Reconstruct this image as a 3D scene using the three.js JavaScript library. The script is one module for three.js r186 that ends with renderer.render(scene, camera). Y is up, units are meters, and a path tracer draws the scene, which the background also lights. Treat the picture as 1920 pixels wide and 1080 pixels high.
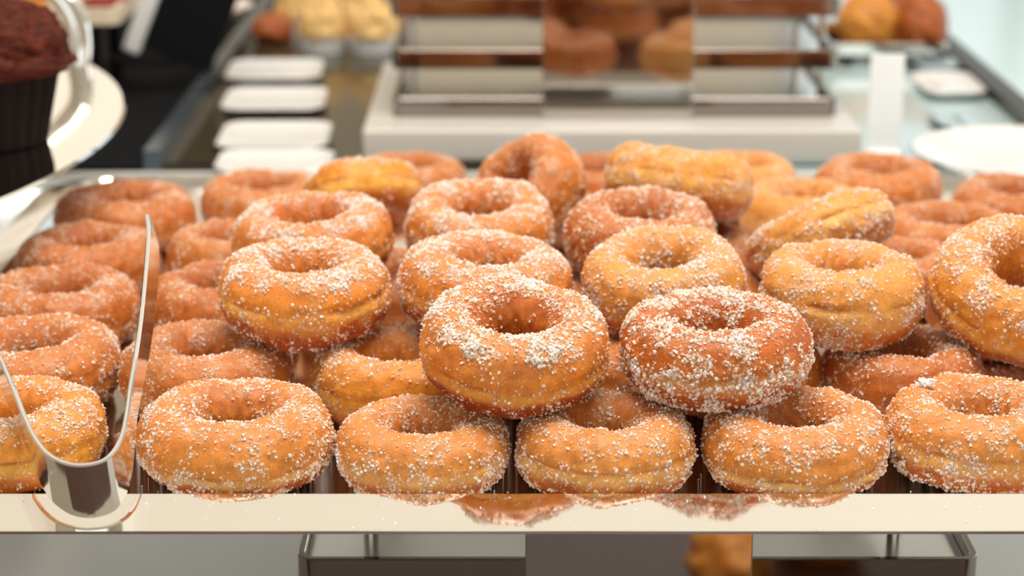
import * as THREE from 'three';
import { mergeGeometries, mergeVertices, toCreasedNormals } from 'three/addons/utils/BufferGeometryUtils.js';
import { RoundedBoxGeometry } from 'three/addons/geometries/RoundedBoxGeometry.js';
import { RectAreaLightUniformsLib } from 'three/addons/lights/RectAreaLightUniformsLib.js';
import { createNoise3D } from 'simplex-noise';

// ------------------------------------------------------------------ camera, sky, light, exposure
const scene = new THREE.Scene();
const FPX = 3800, PITCH = 17 * Math.PI / 180, EYE = [0, 1.40, 0.95];
const camera = new THREE.PerspectiveCamera(2 * Math.atan(540 / FPX) * 180 / Math.PI, 16 / 9, 0.05, 60);
camera.position.set(...EYE);
camera.rotation.set(-PITCH, 0, 0);
camera.focus = 0.985;
camera.userData.fStop = 6.2;
const renderer = new THREE.WebGLRenderer({ antialias: true });
renderer.toneMapping = THREE.LinearToneMapping;
renderer.toneMappingExposure = 0.57;
renderer.shadowMap.enabled = true;
RectAreaLightUniformsLib.init();
scene.background = new THREE.Color().setRGB(0.86, 0.97, 1.0);
scene.backgroundIntensity = 1.8;                              // overcast daylight outside the shop windows
const ROOM = { x0: -3.2, x1: 3.2, z0: -4.4, z1: 2.8, h: 3.0 };
function areaLight(name, color, power, w, h, pos, target) {
  const l = new THREE.RectAreaLight(new THREE.Color().setRGB(...color), power, w, h);
  l.name = name; l.position.set(...pos); l.lookAt(...target); scene.add(l); return l;
}
// daylight entering through the three window openings
areaLight('daylight_shopfront', [1, 0.95, 0.88], 1.0, 5.2, 1.7, [0, 1.8, ROOM.z1 - 0.02], [0, 1.8, -4]);
areaLight('daylight_side', [0.95, 0.98, 1], 1.9, 4.6, 1.7, [ROOM.x1 - 0.02, 1.8, -1.3], [-3, 1.8, -1.3]);

// ------------------------------------------------------------------ helpers
const noise = createNoise3D(mulberry(77));
function mulberry(a) { return () => { a |= 0; a = a + 0x6D2B79F5 | 0; let t = Math.imul(a ^ a >>> 15, 1 | a); t = t + Math.imul(t ^ t >>> 7, 61 | t) ^ t; return ((t ^ t >>> 14) >>> 0) / 4294967296; }; }
const rad = (d) => d * Math.PI / 180, lerp = (a, b, t) => a + (b - a) * t, clamp = (x, a = 0, b = 1) => Math.min(b, Math.max(a, x));
const sstep = (a, b, x) => { const t = clamp((x - a) / (b - a)); return t * t * (3 - 2 * t); };
const CP = Math.cos(PITCH), SP = Math.sin(PITCH);
/** world point seen at (u, v) of the 1920 x 1080 frame, at camera depth d */
function atDepth(u, v, d) {
  const x = (u - 960) / FPX * d, yy = -(v - 540) / FPX * d;
  return new THREE.Vector3(EYE[0] + x, EYE[1] + yy * CP - d * SP, EYE[2] - d * CP - yy * SP);
}
/** world point seen at (u, v) that lies at height y */
function atHeight(u, v, y) {
  const k = -(v - 540) / FPX * CP - SP;
  return atDepth(u, v, (y - EYE[1]) / k);
}
const taken = new Map();
function numbered(name) { const n = taken.get(name) ?? 0; taken.set(name, n + 1); return n ? `${name}_${String(n).padStart(3, '0')}` : name; }
function shade(o) { o.traverse((m) => { if (m.isMesh) { m.castShadow = true; m.receiveShadow = true; } }); return o; }
function thing(name, label, category, pos = [0, 0, 0], group) {
  const o = new THREE.Group(); o.name = numbered(name); o.position.set(...pos);
  o.userData = { label, category }; if (group) o.userData.group = group;
  scene.add(o); return o;
}
function part(name, geo, mat, parent, pos) {
  const m = new THREE.Mesh(geo, mat); m.name = name; if (pos) m.position.set(...pos);
  m.castShadow = m.receiveShadow = true; parent.add(m); return m;
}
function solo(name, geo, mat, label, category, group, pos) {
  const m = part(numbered(name), geo, mat, scene, pos); m.userData = { label, category }; if (group) m.userData.group = group; return m;
}
function struct(name, geo, mat, parent = scene) { const m = part(name, geo, mat, parent); if (parent === scene) m.userData.kind = 'structure'; return m; }
function box(x0, x1, y0, y1, z0, z1) { const g = new THREE.BoxGeometry(x1 - x0, y1 - y0, z1 - z0); g.translate((x0 + x1) / 2, (y0 + y1) / 2, (z0 + z1) / 2); return g; }
function rbox(w, h, d, r, seg = 3) { return new RoundedBoxGeometry(w, h, d, seg, r); }
function lathe(pts, seg = 48) { return new THREE.LatheGeometry(pts.map(([x, y]) => new THREE.Vector2(x, y)), seg); }
function merged(list) { return mergeGeometries(list.map((g) => { const n = g.index ? g.toNonIndexed() : g; for (const k of Object.keys(n.attributes)) if (!['position', 'normal', 'uv'].includes(k)) n.deleteAttribute(k); return n; })); }
const lin = (r, g, b) => new THREE.Color().setRGB(r, g, b);
const srgb = (r, g, b) => new THREE.Color().setRGB(r / 255, g / 255, b / 255, THREE.SRGBColorSpace);
function std(color, roughness, metalness = 0, extra = {}) { return new THREE.MeshPhysicalMaterial({ color, roughness, metalness, ...extra }); }
function dataTex(w, h, fn, isColor) {
  const a = new Uint8Array(w * h * 4);
  for (let y = 0; y < h; y++) for (let x = 0; x < w; x++) { const c = fn(x, y), i = (y * w + x) * 4; a[i] = c[0]; a[i + 1] = c[1]; a[i + 2] = c[2]; a[i + 3] = 255; }
  const t = new THREE.DataTexture(a, w, h); t.magFilter = THREE.LinearFilter; t.minFilter = THREE.LinearFilter; t.wrapS = t.wrapT = THREE.RepeatWrapping;
  if (isColor) t.colorSpace = THREE.SRGBColorSpace; t.needsUpdate = true; return t;
}

// ------------------------------------------------------------------ materials
// polished steel: hairline wiping marks in the gloss and a faint waviness of the sheet
const wipeRnd = mulberry(5);
const wipes = Array.from({ length: 140 }, () => [wipeRnd() * 512, wipeRnd() * 512, (wipeRnd() - 0.5) * 0.7, 40 + wipeRnd() * 160, wipeRnd()]);
const wipeField = new Float32Array(512 * 512);
for (const [x, y, a, l, s] of wipes) for (let k = 0; k < l; k++) { const i = (Math.round(y + Math.sin(a) * k + 512) % 512) * 512 + Math.round(x + Math.cos(a) * k) % 512; wipeField[i] = Math.max(wipeField[i], 0.3 + 0.7 * s); }
const steelRough = dataTex(512, 512, (x, y) => {
  const n = noise(x / 90, y / 60, 3) * 0.5 + noise(x / 22, y / 30, 9) * 0.3;
  const r = clamp(0.34 + 0.16 * n + 0.55 * wipeField[y * 512 + x]) * 255; return [r, r, r];
});
const M = {
  steel: std(lin(0.90, 0.865, 0.81), 0.17, 1, { roughnessMap: steelRough }),
  tray: std(lin(0.93, 0.885, 0.82), 0.16, 1, { roughnessMap: steelRough }),
  mirror: std(lin(0.50, 0.46, 0.42), 0.05, 1),
  frameSteel: std(lin(0.28, 0.24, 0.21), 0.07, 1),
  pan: std(lin(0.88, 0.83, 0.76), 0.12, 1),
  satin: std(lin(0.80, 0.785, 0.75), 0.42, 1),
  chrome: std(lin(0.92, 0.91, 0.90), 0.12, 1),
  wall: std(lin(0.82, 0.73, 0.60), 0.9),
  ceiling: std(lin(0.86, 0.81, 0.72), 0.9),
  floor: std(lin(0.15, 0.105, 0.075), 0.45),
  frame: std(lin(0.10, 0.09, 0.08), 0.4),
  pane: std(lin(1, 1, 1), 0.02, 0, { transmission: 1, thickness: 0, ior: 1.5 }),
  deck: std(lin(0.92, 0.92, 0.90), 0.2),
  olive: std(lin(0.055, 0.043, 0.024), 0.12, 0, { specularIntensity: 0.6 }),
  mint: std(lin(0.46, 0.58, 0.58), 0.10),
  mintBright: std(lin(0.60, 0.76, 0.78), 0.2),
  black: std(lin(0.008, 0.008, 0.009), 0.9, 0, { specularIntensity: 0.12 }),
  wood: std(lin(0.045, 0.018, 0.010), 0.35),
  railDark: std(lin(0.10, 0.125, 0.15), 0.25, 0.6),
  bronze: std(lin(0.035, 0.028, 0.022), 0.4),
  porcelain: std(lin(0.72, 0.71, 0.69), 0.18),
  porcelainGrey: std(lin(0.42, 0.52, 0.55), 0.18),
  card: std(lin(0.86, 0.89, 0.90), 0.6),
  cream: std(lin(0.72, 0.60, 0.44), 0.5),
  stone: std(lin(0.55, 0.55, 0.45), 0.5),
  whitePaint: std(lin(0.80, 0.775, 0.73), 0.3),
  plinth: std(lin(0.60, 0.57, 0.52), 0.3),
  shelfPale: std(lin(0.92, 0.90, 0.86), 0.2, 1),
  paper: std(lin(0.88, 0.88, 0.87), 0.8),
  darkPaper: std(lin(0.010, 0.006, 0.005), 0.85, 0, { specularIntensity: 0.3 }),
};

// ------------------------------------------------------------------ the shop
{
  const { x0, x1, z0, z1, h } = ROOM, T = 0.2;
  struct('floor', box(x0 - T, x1 + T, -T, 0, z0 - T, z1 + T), M.floor);
  struct('ceiling', box(x0 - T, x1 + T, h, h + T, z0 - T, z1 + T), M.ceiling);
  struct('wall_back', merged([box(x0 - T, x1 + T, 0, 0.95, z0 - T, z0), box(x0 - T, x1 + T, 2.65, h, z0 - T, z0), box(x0 - T, 0.72, 0.95, 2.65, z0 - T, z0), box(2.6, x1 + T, 0.95, 2.65, z0 - T, z0)]), M.wall);
  struct('wall_left', box(x0 - T, x0, 0, h, z0, z1), M.wall);
  // front wall with the shop window, right wall with the side window
  struct('wall_front', merged([box(x0 - T, x1 + T, 0, 0.95, z1, z1 + T), box(x0 - T, x1 + T, 2.65, h, z1, z1 + T), box(x0 - T, -2.6, 0.95, 2.65, z1, z1 + T), box(2.6, x1 + T, 0.95, 2.65, z1, z1 + T)]), M.wall);
  struct('wall_right', merged([box(x1, x1 + T, 0, 0.95, z0, z1), box(x1, x1 + T, 2.65, h, z0, z1), box(x1, x1 + T, 0.95, 2.65, z0, -3.6), box(x1, x1 + T, 0.95, 2.65, 1.0, z1)]), M.wall);
  const win = (name, horizontal, a0, a1, at, n) => {
    const bars = [];
    const add = (p0, p1, q0, q1) => bars.push(horizontal ? box(p0, p1, q0, q1, at + 0.06, at + 0.12) : box(at + 0.06, at + 0.12, q0, q1, p0, p1));
    add(a0, a1, 0.95, 1.0); add(a0, a1, 2.6, 2.65);
    for (let k = 0; k <= n; k++) { const c = lerp(a0 + 0.025, a1 - 0.025, k / n); add(c - 0.025, c + 0.025, 1.0, 2.6); }
    const g = new THREE.Group(); g.name = name; g.userData.kind = 'structure'; scene.add(g);
    part('window_frame', merged(bars), M.frame, g);
    for (let k = 0; k < n; k++) {
      const p0 = lerp(a0 + 0.025, a1 - 0.025, k / n) + 0.025, p1 = lerp(a0 + 0.025, a1 - 0.025, (k + 1) / n) - 0.025;
      part('pane', horizontal ? box(p0, p1, 1.0, 2.6, at + 0.085, at + 0.095) : box(at + 0.085, at + 0.095, 1.0, 2.6, p0, p1), M.pane, g);
    }
  };
  win('window_1', true, -2.6, 2.6, z1, 4);
  win('window_3', true, 0.72, 2.6, z0 - 0.18, 3);
  win('window_2', false, -3.6, 1.0, x1, 4);
}
// luminous panels added to brighten the steel: in the ceiling and on the back wall
const CREAM_LIGHT = [1, 0.885, 0.72];
const addedGlow = std(lin(0.82, 0.80, 0.76), 0.6, 0, { emissive: lin(...CREAM_LIGHT), emissiveIntensity: 0.15 });
function addedCeilingPanel(x, z, w, d, L, label, glow, tone = CREAM_LIGHT) {
  const g = thing('added_ceiling_panel', label, 'lamp', [x, ROOM.h, z]);
  part('housing', merged([box(-w / 2 - 0.03, w / 2 + 0.03, -0.05, 0, -d / 2 - 0.03, -d / 2), box(-w / 2 - 0.03, w / 2 + 0.03, -0.05, 0, d / 2, d / 2 + 0.03), box(-w / 2 - 0.03, -w / 2, -0.05, 0, -d / 2, d / 2), box(w / 2, w / 2 + 0.03, -0.05, 0, -d / 2, d / 2)]), M.whitePaint, g);
  part('diffuser', box(-w / 2, w / 2, -0.04, -0.02, -d / 2, d / 2), glow, g);
  areaLight('added_ceiling_light', tone, L, w, d, [x, ROOM.h - 0.045, z], [x, 0, z]);
}
addedCeilingPanel(-0.1, -2.2, 4.6, 3.0, 0.85, 'added broad luminous cream ceiling panel over the counter', addedGlow);
addedCeilingPanel(0.1, 0.0, 1.4, 0.9, 20, 'added bright white ceiling panel straight above the donut tray', std(lin(0.9, 0.9, 0.9), 0.6, 0, { emissive: lin(1, 0.95, 0.88), emissiveIntensity: 3 }), [1, 0.94, 0.86]);  // panel added for stronger light from above on the donuts
{
  const w = 1.9, h = 1.0, x = -1.85, y = 2.05, z = ROOM.z0;
  const g = thing('added_wall_panel', 'added blank luminous cream panel on the back wall', 'lamp', [x, y, z]);  // panel added so the platter mirrors a bright surface
  part('housing', merged([box(-w / 2 - 0.03, w / 2 + 0.03, -h / 2 - 0.03, -h / 2, 0, 0.05), box(-w / 2 - 0.03, w / 2 + 0.03, h / 2, h / 2 + 0.03, 0, 0.05), box(-w / 2 - 0.03, -w / 2, -h / 2, h / 2, 0, 0.05), box(w / 2, w / 2 + 0.03, -h / 2, h / 2, 0, 0.05)]), M.whitePaint, g);
  part('diffuser', box(-w / 2, w / 2, -h / 2, h / 2, 0.02, 0.04), addedGlow, g);
  areaLight('added_wall_light', CREAM_LIGHT, 1.0, w, h, [x, y, z + 0.045], [x, y, 3]);
}

// ------------------------------------------------------------------ counter with its glass panels and rails
const DECK = 0.90, BACK = 1.0, TOP = BACK + 0.004;      // lower deck under the donut tray, raised glass deck behind it
{
  const g = thing('display_counter', 'long bakery display counter with grey top under the donut tray', 'counter');
  const zs = atHeight(960, 322, BACK).z, zf = atHeight(960, 1000, 1.03).z - 0.075, zb = -2.9, ov = 0.0002;
  part('cabinet_body', box(-1.6, 1.6, 0.0, DECK - 0.03, zb, zf - 0.03), M.stone, g);
  part('worktop', box(-1.62, 1.62, DECK - 0.03, DECK, zb, zf), M.deck, g);
  part('front_shelf', box(-1.6, 1.6, 0.755, 0.775, zf, zf + 0.62), M.wood, g);
  part('raised_deck', box(-1.62, 1.62, DECK, BACK, zb, zs), M.whitePaint, g);
  const xl = atHeight(375, 180, TOP + 0.014).x, xr = atHeight(1870, 172, TOP + 0.014).x, xm = atHeight(1150, 200, TOP).x;
  part('glass_panel', box(xl, xm, BACK, TOP, zb, zs), M.olive, g).userData.label = 'dark olive glass top panel';
  part('glass_panel', box(xm + 0.002, xr, BACK, TOP, zb, zs), M.mint, g).userData.label = 'pale mint glass top panel';
  part('glass_panel', box(xr + 0.02, 1.45, BACK, TOP, zb, zs), M.mintBright, g).userData.label = 'bright pale cyan glass top panel';
  part('added_black_strip', box(xl, xr, TOP, TOP + 0.0002, atHeight(960, 307, TOP).z, zs), M.black, g);  // matte black strip added to keep the mirror plate reflection dark
  part('black_panel', box(-1.60, xl - 0.014, BACK, TOP, zb, zs), M.black, g);
  part('rail', box(xl - 0.014, xl, BACK, TOP + 0.014, zb, zs), M.railDark, g).userData.label = 'blue-grey metal rail';
  part('rail', box(xr, xr + 0.02, BACK, TOP + 0.014, zb, zs), M.bronze, g).userData.label = 'dark bronze metal rail';
}

{
  const zs = atHeight(960, 322, BACK).z;
  const g = thing('added_strip_lamp', 'added thin white strip lamp under the raised glass deck behind the tray stand', 'lamp', [0.05, BACK - 0.016, zs]);  // lamp added to lift the dim deck under the tray
  part('housing', box(-0.60, 0.60, 0.004, 0.014, 0.0003, 0.016), M.satin, g);
  part('diffuser', box(-0.59, 0.59, -0.001, 0.004, 0.002, 0.014), std(lin(0.9, 0.9, 0.9), 0.5, 0, { emissive: lin(0.95, 1, 0.98), emissiveIntensity: 4 }), g);
  areaLight('added_strip_light', [0.95, 1, 0.98], 26, 1.18, 0.012, [0.05, BACK - 0.0175, zs + 0.008], [0.05, 0, zs + 0.35]);
}

// ------------------------------------------------------------------ donut tray
const FLOOR_Y = 1.02, RIM_Y = 1.032;
const TR = { x0: -0.326, x1: 0.426 };
TR.z1 = atHeight(960, 925, RIM_Y).z; TR.z0 = atHeight(960, 332, RIM_Y).z;
function ringLoop(cx, cz, hx, hz, r, y, wob = 0, n = 40) {
  const pts = [];
  const corner = (sx, sz, a0) => { for (let k = 0; k <= 10; k++) { const a = a0 + k / 10 * Math.PI / 2; pts.push([cx + sx * (hx - r) + r * Math.cos(a), y, cz + sz * (hz - r) + r * Math.sin(a)]); } };
  const side = (p, q) => { for (let k = 1; k < n; k++) pts.push([lerp(p[0], q[0], k / n), y, lerp(p[2], q[2], k / n)]); };
  const cs = [[1, 1, 0], [-1, 1, Math.PI / 2], [-1, -1, Math.PI], [1, -1, Math.PI * 1.5]];
  cs.forEach((c, i) => {
    corner(...c);
    const last = pts[pts.length - 1], nx = cs[(i + 1) % 4], a = nx[2];
    side(last, [cx + nx[0] * (hx - r) + r * Math.cos(a), y, cz + nx[1] * (hz - r) + r * Math.sin(a)]);
  });
  if (wob) for (const p of pts) p[1] += wob * noise(p[0] * 9, y * 40, p[2] * 9);
  return pts;
}
function loft(loops, close) {
  const n = loops[0].length, pos = [], uv = [], idx = [];
  for (const l of loops) for (let k = 0; k <= n; k++) { const p = l[k % n]; pos.push(...p); uv.push(p[0] * 2.2, p[2] * 2.2 + p[1] * 2); }
  for (let i = 0; i + 1 < loops.length; i++) for (let k = 0; k < n; k++) { const a = i * (n + 1) + k, b = a + n + 1; idx.push(a, a + 1, b, b, a + 1, b + 1); }
  if (close) {   // fill the first loop
    let c = [0, 0, 0]; for (const p of loops[0]) c = c.map((q, j) => q + p[j] / n);
    const ci = pos.length / 3; pos.push(...c); uv.push(c[0] * 2.2, c[2] * 2.2 + c[1] * 2);
    for (let k = 0; k < n; k++) idx.push(ci, k + 1, k);
  }
  const g = new THREE.BufferGeometry();
  g.setAttribute('position', new THREE.Float32BufferAttribute(pos, 3)); g.setAttribute('uv', new THREE.Float32BufferAttribute(uv, 2)); g.setIndex(idx);
  return toCreasedNormals(g, rad(28));
}
{
  const cx = (TR.x0 + TR.x1) / 2, cz = (TR.z0 + TR.z1) / 2, hx = (TR.x1 - TR.x0) / 2, hz = (TR.z1 - TR.z0) / 2;
  const g = thing('display_tray', 'large shallow polished steel tray holding all the sugared donuts', 'tray');
  const L = (o, y, r, w = 0) => ringLoop(cx, cz, hx + o, hz + o, r, y, w);
  part('pan', loft([L(-0.010, FLOOR_Y, 0.022), L(-0.0075, FLOOR_Y + 0.0012, 0.0245), L(-0.0015, RIM_Y - 0.0016, 0.030)], true), M.pan, g);
  const sl = Math.tan(rad(13)), W = 0.0285;
  part('rim', loft([
    L(-0.0015, RIM_Y - 0.0016, 0.030), L(-0.0006, RIM_Y - 0.0004, 0.031), L(0.0004, RIM_Y - 0.0001, 0.032), L(0.0011, RIM_Y - 0.0011 * sl, 0.0325), L(0.0018, RIM_Y - 0.0018 * sl, 0.033), L(0.010, RIM_Y - 0.010 * sl, 0.040, 0.00016), L(0.021, RIM_Y - 0.021 * sl, 0.050, 0.0002), L(W, RIM_Y - W * sl, 0.060, 0.0001),
    L(W - 0.0002, RIM_Y - W * sl - 0.0006, 0.0599), L(W - 0.0012, RIM_Y - W * sl - 0.0020, 0.0589), L(W - 0.003, RIM_Y - W * sl - 0.0022, 0.057), L(-0.003, RIM_Y - 0.0045, 0.030), L(-0.010, FLOOR_Y - 0.0015, 0.022), L(-0.05, FLOOR_Y - 0.0016, 0.02)]), M.tray, g);
  part('underside', loft([L(-0.010, FLOOR_Y - 0.0016, 0.022), L(-0.0101, FLOOR_Y - 0.0017, 0.022)], true), M.satin, g);
}

// ------------------------------------------------------------------ sugared donuts
// each finish is a pair of textures round the dough plus the field that says where the sugar sticks
const FINISH = [
  // top colour, side colour, band colour, base colour, band height (radians), band half width, sugar on top, sugar on sides, seed
  { top: [208, 130, 64], side: [222, 146, 66], band: [238, 194, 112], low: [158, 78, 32], at: -0.34, bw: 0.18, st: 0.60, ss: 0.34, seed: 1 },    // 0 front row, even sugar
  { top: [210, 136, 70], side: [224, 150, 70], band: [232, 176, 96], low: [176, 92, 38], at: -0.08, bw: 0.22, st: 0.54, ss: 0.42, seed: 2 },     // 1 front row, pale, fine sugar
  { top: [206, 124, 58], side: [230, 146, 60], band: [232, 164, 74], low: [150, 66, 26], at: -0.16, bw: 0.16, st: 1.0, ss: 0.08, lo: 0.62, hi: 0.95, seed: 3 },     // 2 heap of sugar on top, bare flank
  { top: [182, 94, 40], side: [204, 112, 42], band: [218, 146, 66], low: [158, 74, 32], at: -0.16, bw: 0.24, st: 0.95, ss: 0.42, lo: 0.5, hi: 0.98, seed: 4 },      // 3 dark, coarse sugar
  { top: [214, 132, 58], side: [230, 152, 58], band: [236, 180, 92], low: [166, 80, 32], at: 0.02, bw: 0.20, st: 1.0, ss: 0.16, lo: 0.55, hi: 0.95, seed: 5 },       // 4 white top with clear groove
  { top: [220, 152, 76], side: [228, 162, 80], band: [234, 182, 98], low: [188, 112, 50], at: -0.02, bw: 0.26, st: 0.80, ss: 0.40, seed: 6 },    // 5 pale yellow
  { top: [194, 118, 62], side: [204, 124, 56], band: [224, 158, 86], low: [160, 84, 40], at: -0.2, bw: 0.2, st: 0.60, ss: 0.30, seed: 7 },       // 6 tan, thin sugar
  { top: [184, 106, 54], side: [196, 112, 50], band: [216, 144, 76], low: [150, 76, 38], at: -0.25, bw: 0.2, st: 0.58, ss: 0.26, seed: 8 },      // 7 browner, thin sugar
  { top: [216, 140, 54], side: [230, 156, 56], band: [236, 182, 84], low: [180, 98, 36], at: -0.1, bw: 0.24, st: 0.70, ss: 0.14, seed: 9 },      // 8 amber, nearly bare sides
  { top: [206, 126, 60], side: [224, 142, 58], band: [230, 168, 84], low: [166, 82, 34], at: -0.1, bw: 0.22, st: 1.0, ss: 0.36, lo: 0.36, hi: 0.9, seed: 10 },   // 9 golden, heavily sugared
];
const TAU = Math.PI * 2;
/** how much sugar sticks at angle a round the ring and t round the tube (0 outside, quarter turn top) */
function sugarField(F, a, t) {
  const s = Math.sin(t), c = Math.cos(t), k = F.seed * 13.7;
  const X = Math.cos(a) * (2.2 + c), Z = Math.sin(a) * (2.2 + c), Y = s;
  const big = noise(X * 0.55 + k, Y * 0.7, Z * 0.55), mid = noise(X * 1.5, Y * 1.8 + k, Z * 1.5), fine = noise(X * 5 + k, Y * 5, Z * 5 - k);
  const up = sstep(F.lo ?? 0.34, F.hi ?? 0.92, s + 0.16 * big + (c < 0 ? 0.05 : 0)) * (c < -0.5 ? 0.28 : 1);
  const bandD = Math.abs(wrap(t) - (F.at + 0.10 * mid)), band = c > 0 ? Math.exp(-Math.pow(bandD / (F.bw * 1.3), 2)) : 0;
  const patch = sstep(-0.15, 0.55, 0.5 * big + 0.55 * mid + 0.45 * fine);
  const low = s < -0.35 && c > 0 ? 0.3 : 0;
  return clamp(F.st * up * lerp(0.30, 1.0, patch) + F.ss * (1 - up) * lerp(0.08, 1.5, patch) + F.ss * 0.55 * band + F.ss * low * patch);
}
const wrap = (t) => t > Math.PI ? t - TAU : t;
const mix3 = (p, q, t) => [p[0] + (q[0] - p[0]) * t, p[1] + (q[1] - p[1]) * t, p[2] + (q[2] - p[2]) * t];
FINISH.forEach((F) => {
  const W = 1024, H = 384, hash = mulberry(900 + F.seed), k = F.seed * 5.3;
  const grain = new Float32Array(W * H); for (let i = 0; i < W * H; i++) grain[i] = hash();
  const bumpA = new Uint8Array(W * H * 4), colA = new Uint8Array(W * H * 4);
  for (let y = 0; y < H; y++) for (let x = 0; x < W; x++) {
    const a = (x + 0.5) / W * TAU, t = (y + 0.5) / H * TAU, s = Math.sin(t), c = Math.cos(t), w = wrap(t);
    const X = Math.cos(a) * (2.2 + c), Z = Math.sin(a) * (2.2 + c);
    const n1 = noise(X * 0.7 + k, s * 0.7, Z * 0.7), n2 = noise(X * 2.4, s * 2.4 + k, Z * 2.4), n3 = noise(X * 9, s * 9, Z * 9 + k);
    let col = mix3(F.side, F.top, sstep(0.15, 0.75, s + 0.22 * n1 + 0.10 * n2));
    col = mix3(col, F.low, sstep(0.08, 0.50, -s + 0.14 * n1 + 0.10 * n2 + 0.05 * n3));
    if (c > -0.2) { // the pale line where the dough floated in the oil
      const b = Math.exp(-Math.pow(Math.abs(w - F.at - 0.10 * n1 - 0.05 * n2) / F.bw, 2.6)) * clamp(0.75 + 0.5 * n1 + 0.2 * n2);
      col = mix3(col, F.band, b * sstep(-0.2, 0.2, c));
      const gl = Math.exp(-Math.pow((w - F.at - F.bw * 0.9 - 0.05 * n1) / 0.05, 2)) * clamp(0.35 + 0.8 * n1 + 0.3 * n2);
      col = mix3(col, [168, 74, 30], 0.75 * gl);              // browned seam above the pale line
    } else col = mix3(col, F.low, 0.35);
    const mott = 1 + 0.07 * n2 + 0.05 * n3; col = col.map((q) => q * mott);
    const S = sugarField(F, a, t), i = y * W + x, gr = grain[i];
    col = mix3(col, [246, 212, 184], 0.30 * S);
    const speck = gr > 1 - 0.62 * S - 0.004 ? 0.16 + 0.5 * Math.pow(grain[(i * 7 + 11) % (W * H)], 2) : 0;
    col = mix3(col, [252, 228, 204], speck);
    colA.set([clamp(col[0], 0, 255), clamp(col[1], 0, 255), clamp(col[2], 0, 255), 255], i * 4);
    const b = clamp(0.42 + 0.10 * n3 + 0.06 * n2 + (speck ? 0.35 * gr : 0) + 0.06 * gr) * 255;
    bumpA.set([b, b, b, 255], i * 4);
  }
  const mk = (arr, isColor) => { const q = new THREE.DataTexture(arr, W, H); q.magFilter = q.minFilter = THREE.LinearFilter; q.wrapS = q.wrapT = THREE.RepeatWrapping; if (isColor) q.colorSpace = THREE.SRGBColorSpace; q.needsUpdate = true; return q; };
  F.mat = new THREE.MeshPhysicalMaterial({ map: mk(colA, true), bumpMap: mk(bumpA), bumpScale: 0.0004, roughness: 0.46, specularIntensity: 0.6, color: lin(0.95, 0.855, 0.69) });
});
const sugarMat = new THREE.MeshPhysicalMaterial({ color: lin(0.98, 0.97, 0.96), roughness: 0.6, transmission: 0.12, thickness: 0, ior: 1.5 });
const crystal = (() => {
  const g = new THREE.BoxGeometry(1, 1, 1).toNonIndexed(), p = g.attributes.position;
  for (let i = 0; i < p.count; i++) { const x = p.getX(i), y = p.getY(i), z = p.getZ(i), q = noise(x * 3, y * 3 + 4, z * 3) * 0.28 + 1; p.setXYZ(i, x * q, y * q * 0.82, z * q); }
  g.deleteAttribute('uv'); g.computeVertexNormals(); return g;
})();
/** point of the dough surface; d = { R ring radius, a half width of the tube, b half height, seed, groove } */
function doughPoint(d, a, t, out) {
  const c = Math.cos(t), s = Math.sin(t), ca = Math.cos(a), sa = Math.sin(a), e = 0.93;
  const cr = Math.sign(c) * Math.pow(Math.abs(c), c > 0 ? e : 0.95), sr = Math.sign(s) * Math.pow(Math.abs(s), e);
  const k = d.seed * 7.9;
  const n1 = noise(ca * 1.1 + k, sa * 1.1, 0.3), n2 = noise(ca * 1.6, sa * 1.6 + k, 5), n3 = noise(ca * 3 + cr, s * 2 + k, sa * 3);
  let g = 0;
  if (c > 0) {
    const w = wrap(t), g1 = clamp(0.55 + 0.9 * noise(ca * 1.3, sa * 1.3, k + 9)), g2 = clamp(0.45 + 0.9 * noise(ca * 1.5 + 4, sa * 1.5, k + 2));
    g = d.groove * (g1 * Math.exp(-Math.pow((w - d.ga - 0.09 * n2) / 0.105, 2)) + 0.7 * g2 * Math.exp(-Math.pow((w - d.ga + 0.46 - 0.08 * n1) / 0.12, 2)));
  }
  const lump = 1 + 0.035 * n3;
  const rr = d.R + (d.a * (1 + 0.05 * n2 * (c > 0 ? 1 : -0.6)) * lump - g) * cr + 0.0012 * n1;
  let y = d.b * (1 + 0.07 * n1) * sr * lump;
  y = Math.max(y, -d.b * 0.93 + 0.15 * (y + d.b * 0.93));      // sat on its base while warm
  return out.set(ca * rr, y, sa * rr);
}
const va = new THREE.Vector3(), vb = new THREE.Vector3(), vc = new THREE.Vector3(), vn = new THREE.Vector3();
function doughNormal(d, a, t, p, out) {
  doughPoint(d, a + 0.012, t, vb).sub(p); doughPoint(d, a, t + 0.02, vc).sub(p); return out.crossVectors(vc, vb).normalize();
}
function doughGeometry(d, NU = 112, NV = 60) {
  const pos = new Float32Array((NU + 1) * (NV + 1) * 3), nor = new Float32Array(pos.length), uv = new Float32Array((NU + 1) * (NV + 1) * 2), idx = [];
  for (let i = 0; i <= NU; i++) for (let j = 0; j <= NV; j++) {
    const k = i * (NV + 1) + j, a = i / NU * TAU, t = j / NV * TAU;
    doughPoint(d, a === TAU ? 0 : a, t === TAU ? 0 : t, va); pos.set([va.x, va.y, va.z], k * 3);
    doughNormal(d, a, t, va, vn); nor.set([vn.x, vn.y, vn.z], k * 3);
    uv.set([i / NU, j / NV], k * 2);
    if (i < NU && j < NV) { const q = k + NV + 1; idx.push(k, k + 1, q, q, k + 1, q + 1); }
  }
  const g = new THREE.BufferGeometry();
  g.setAttribute('position', new THREE.BufferAttribute(pos, 3)); g.setAttribute('normal', new THREE.BufferAttribute(nor, 3)); g.setAttribute('uv', new THREE.BufferAttribute(uv, 2)); g.setIndex(idx);
  return g;
}
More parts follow.
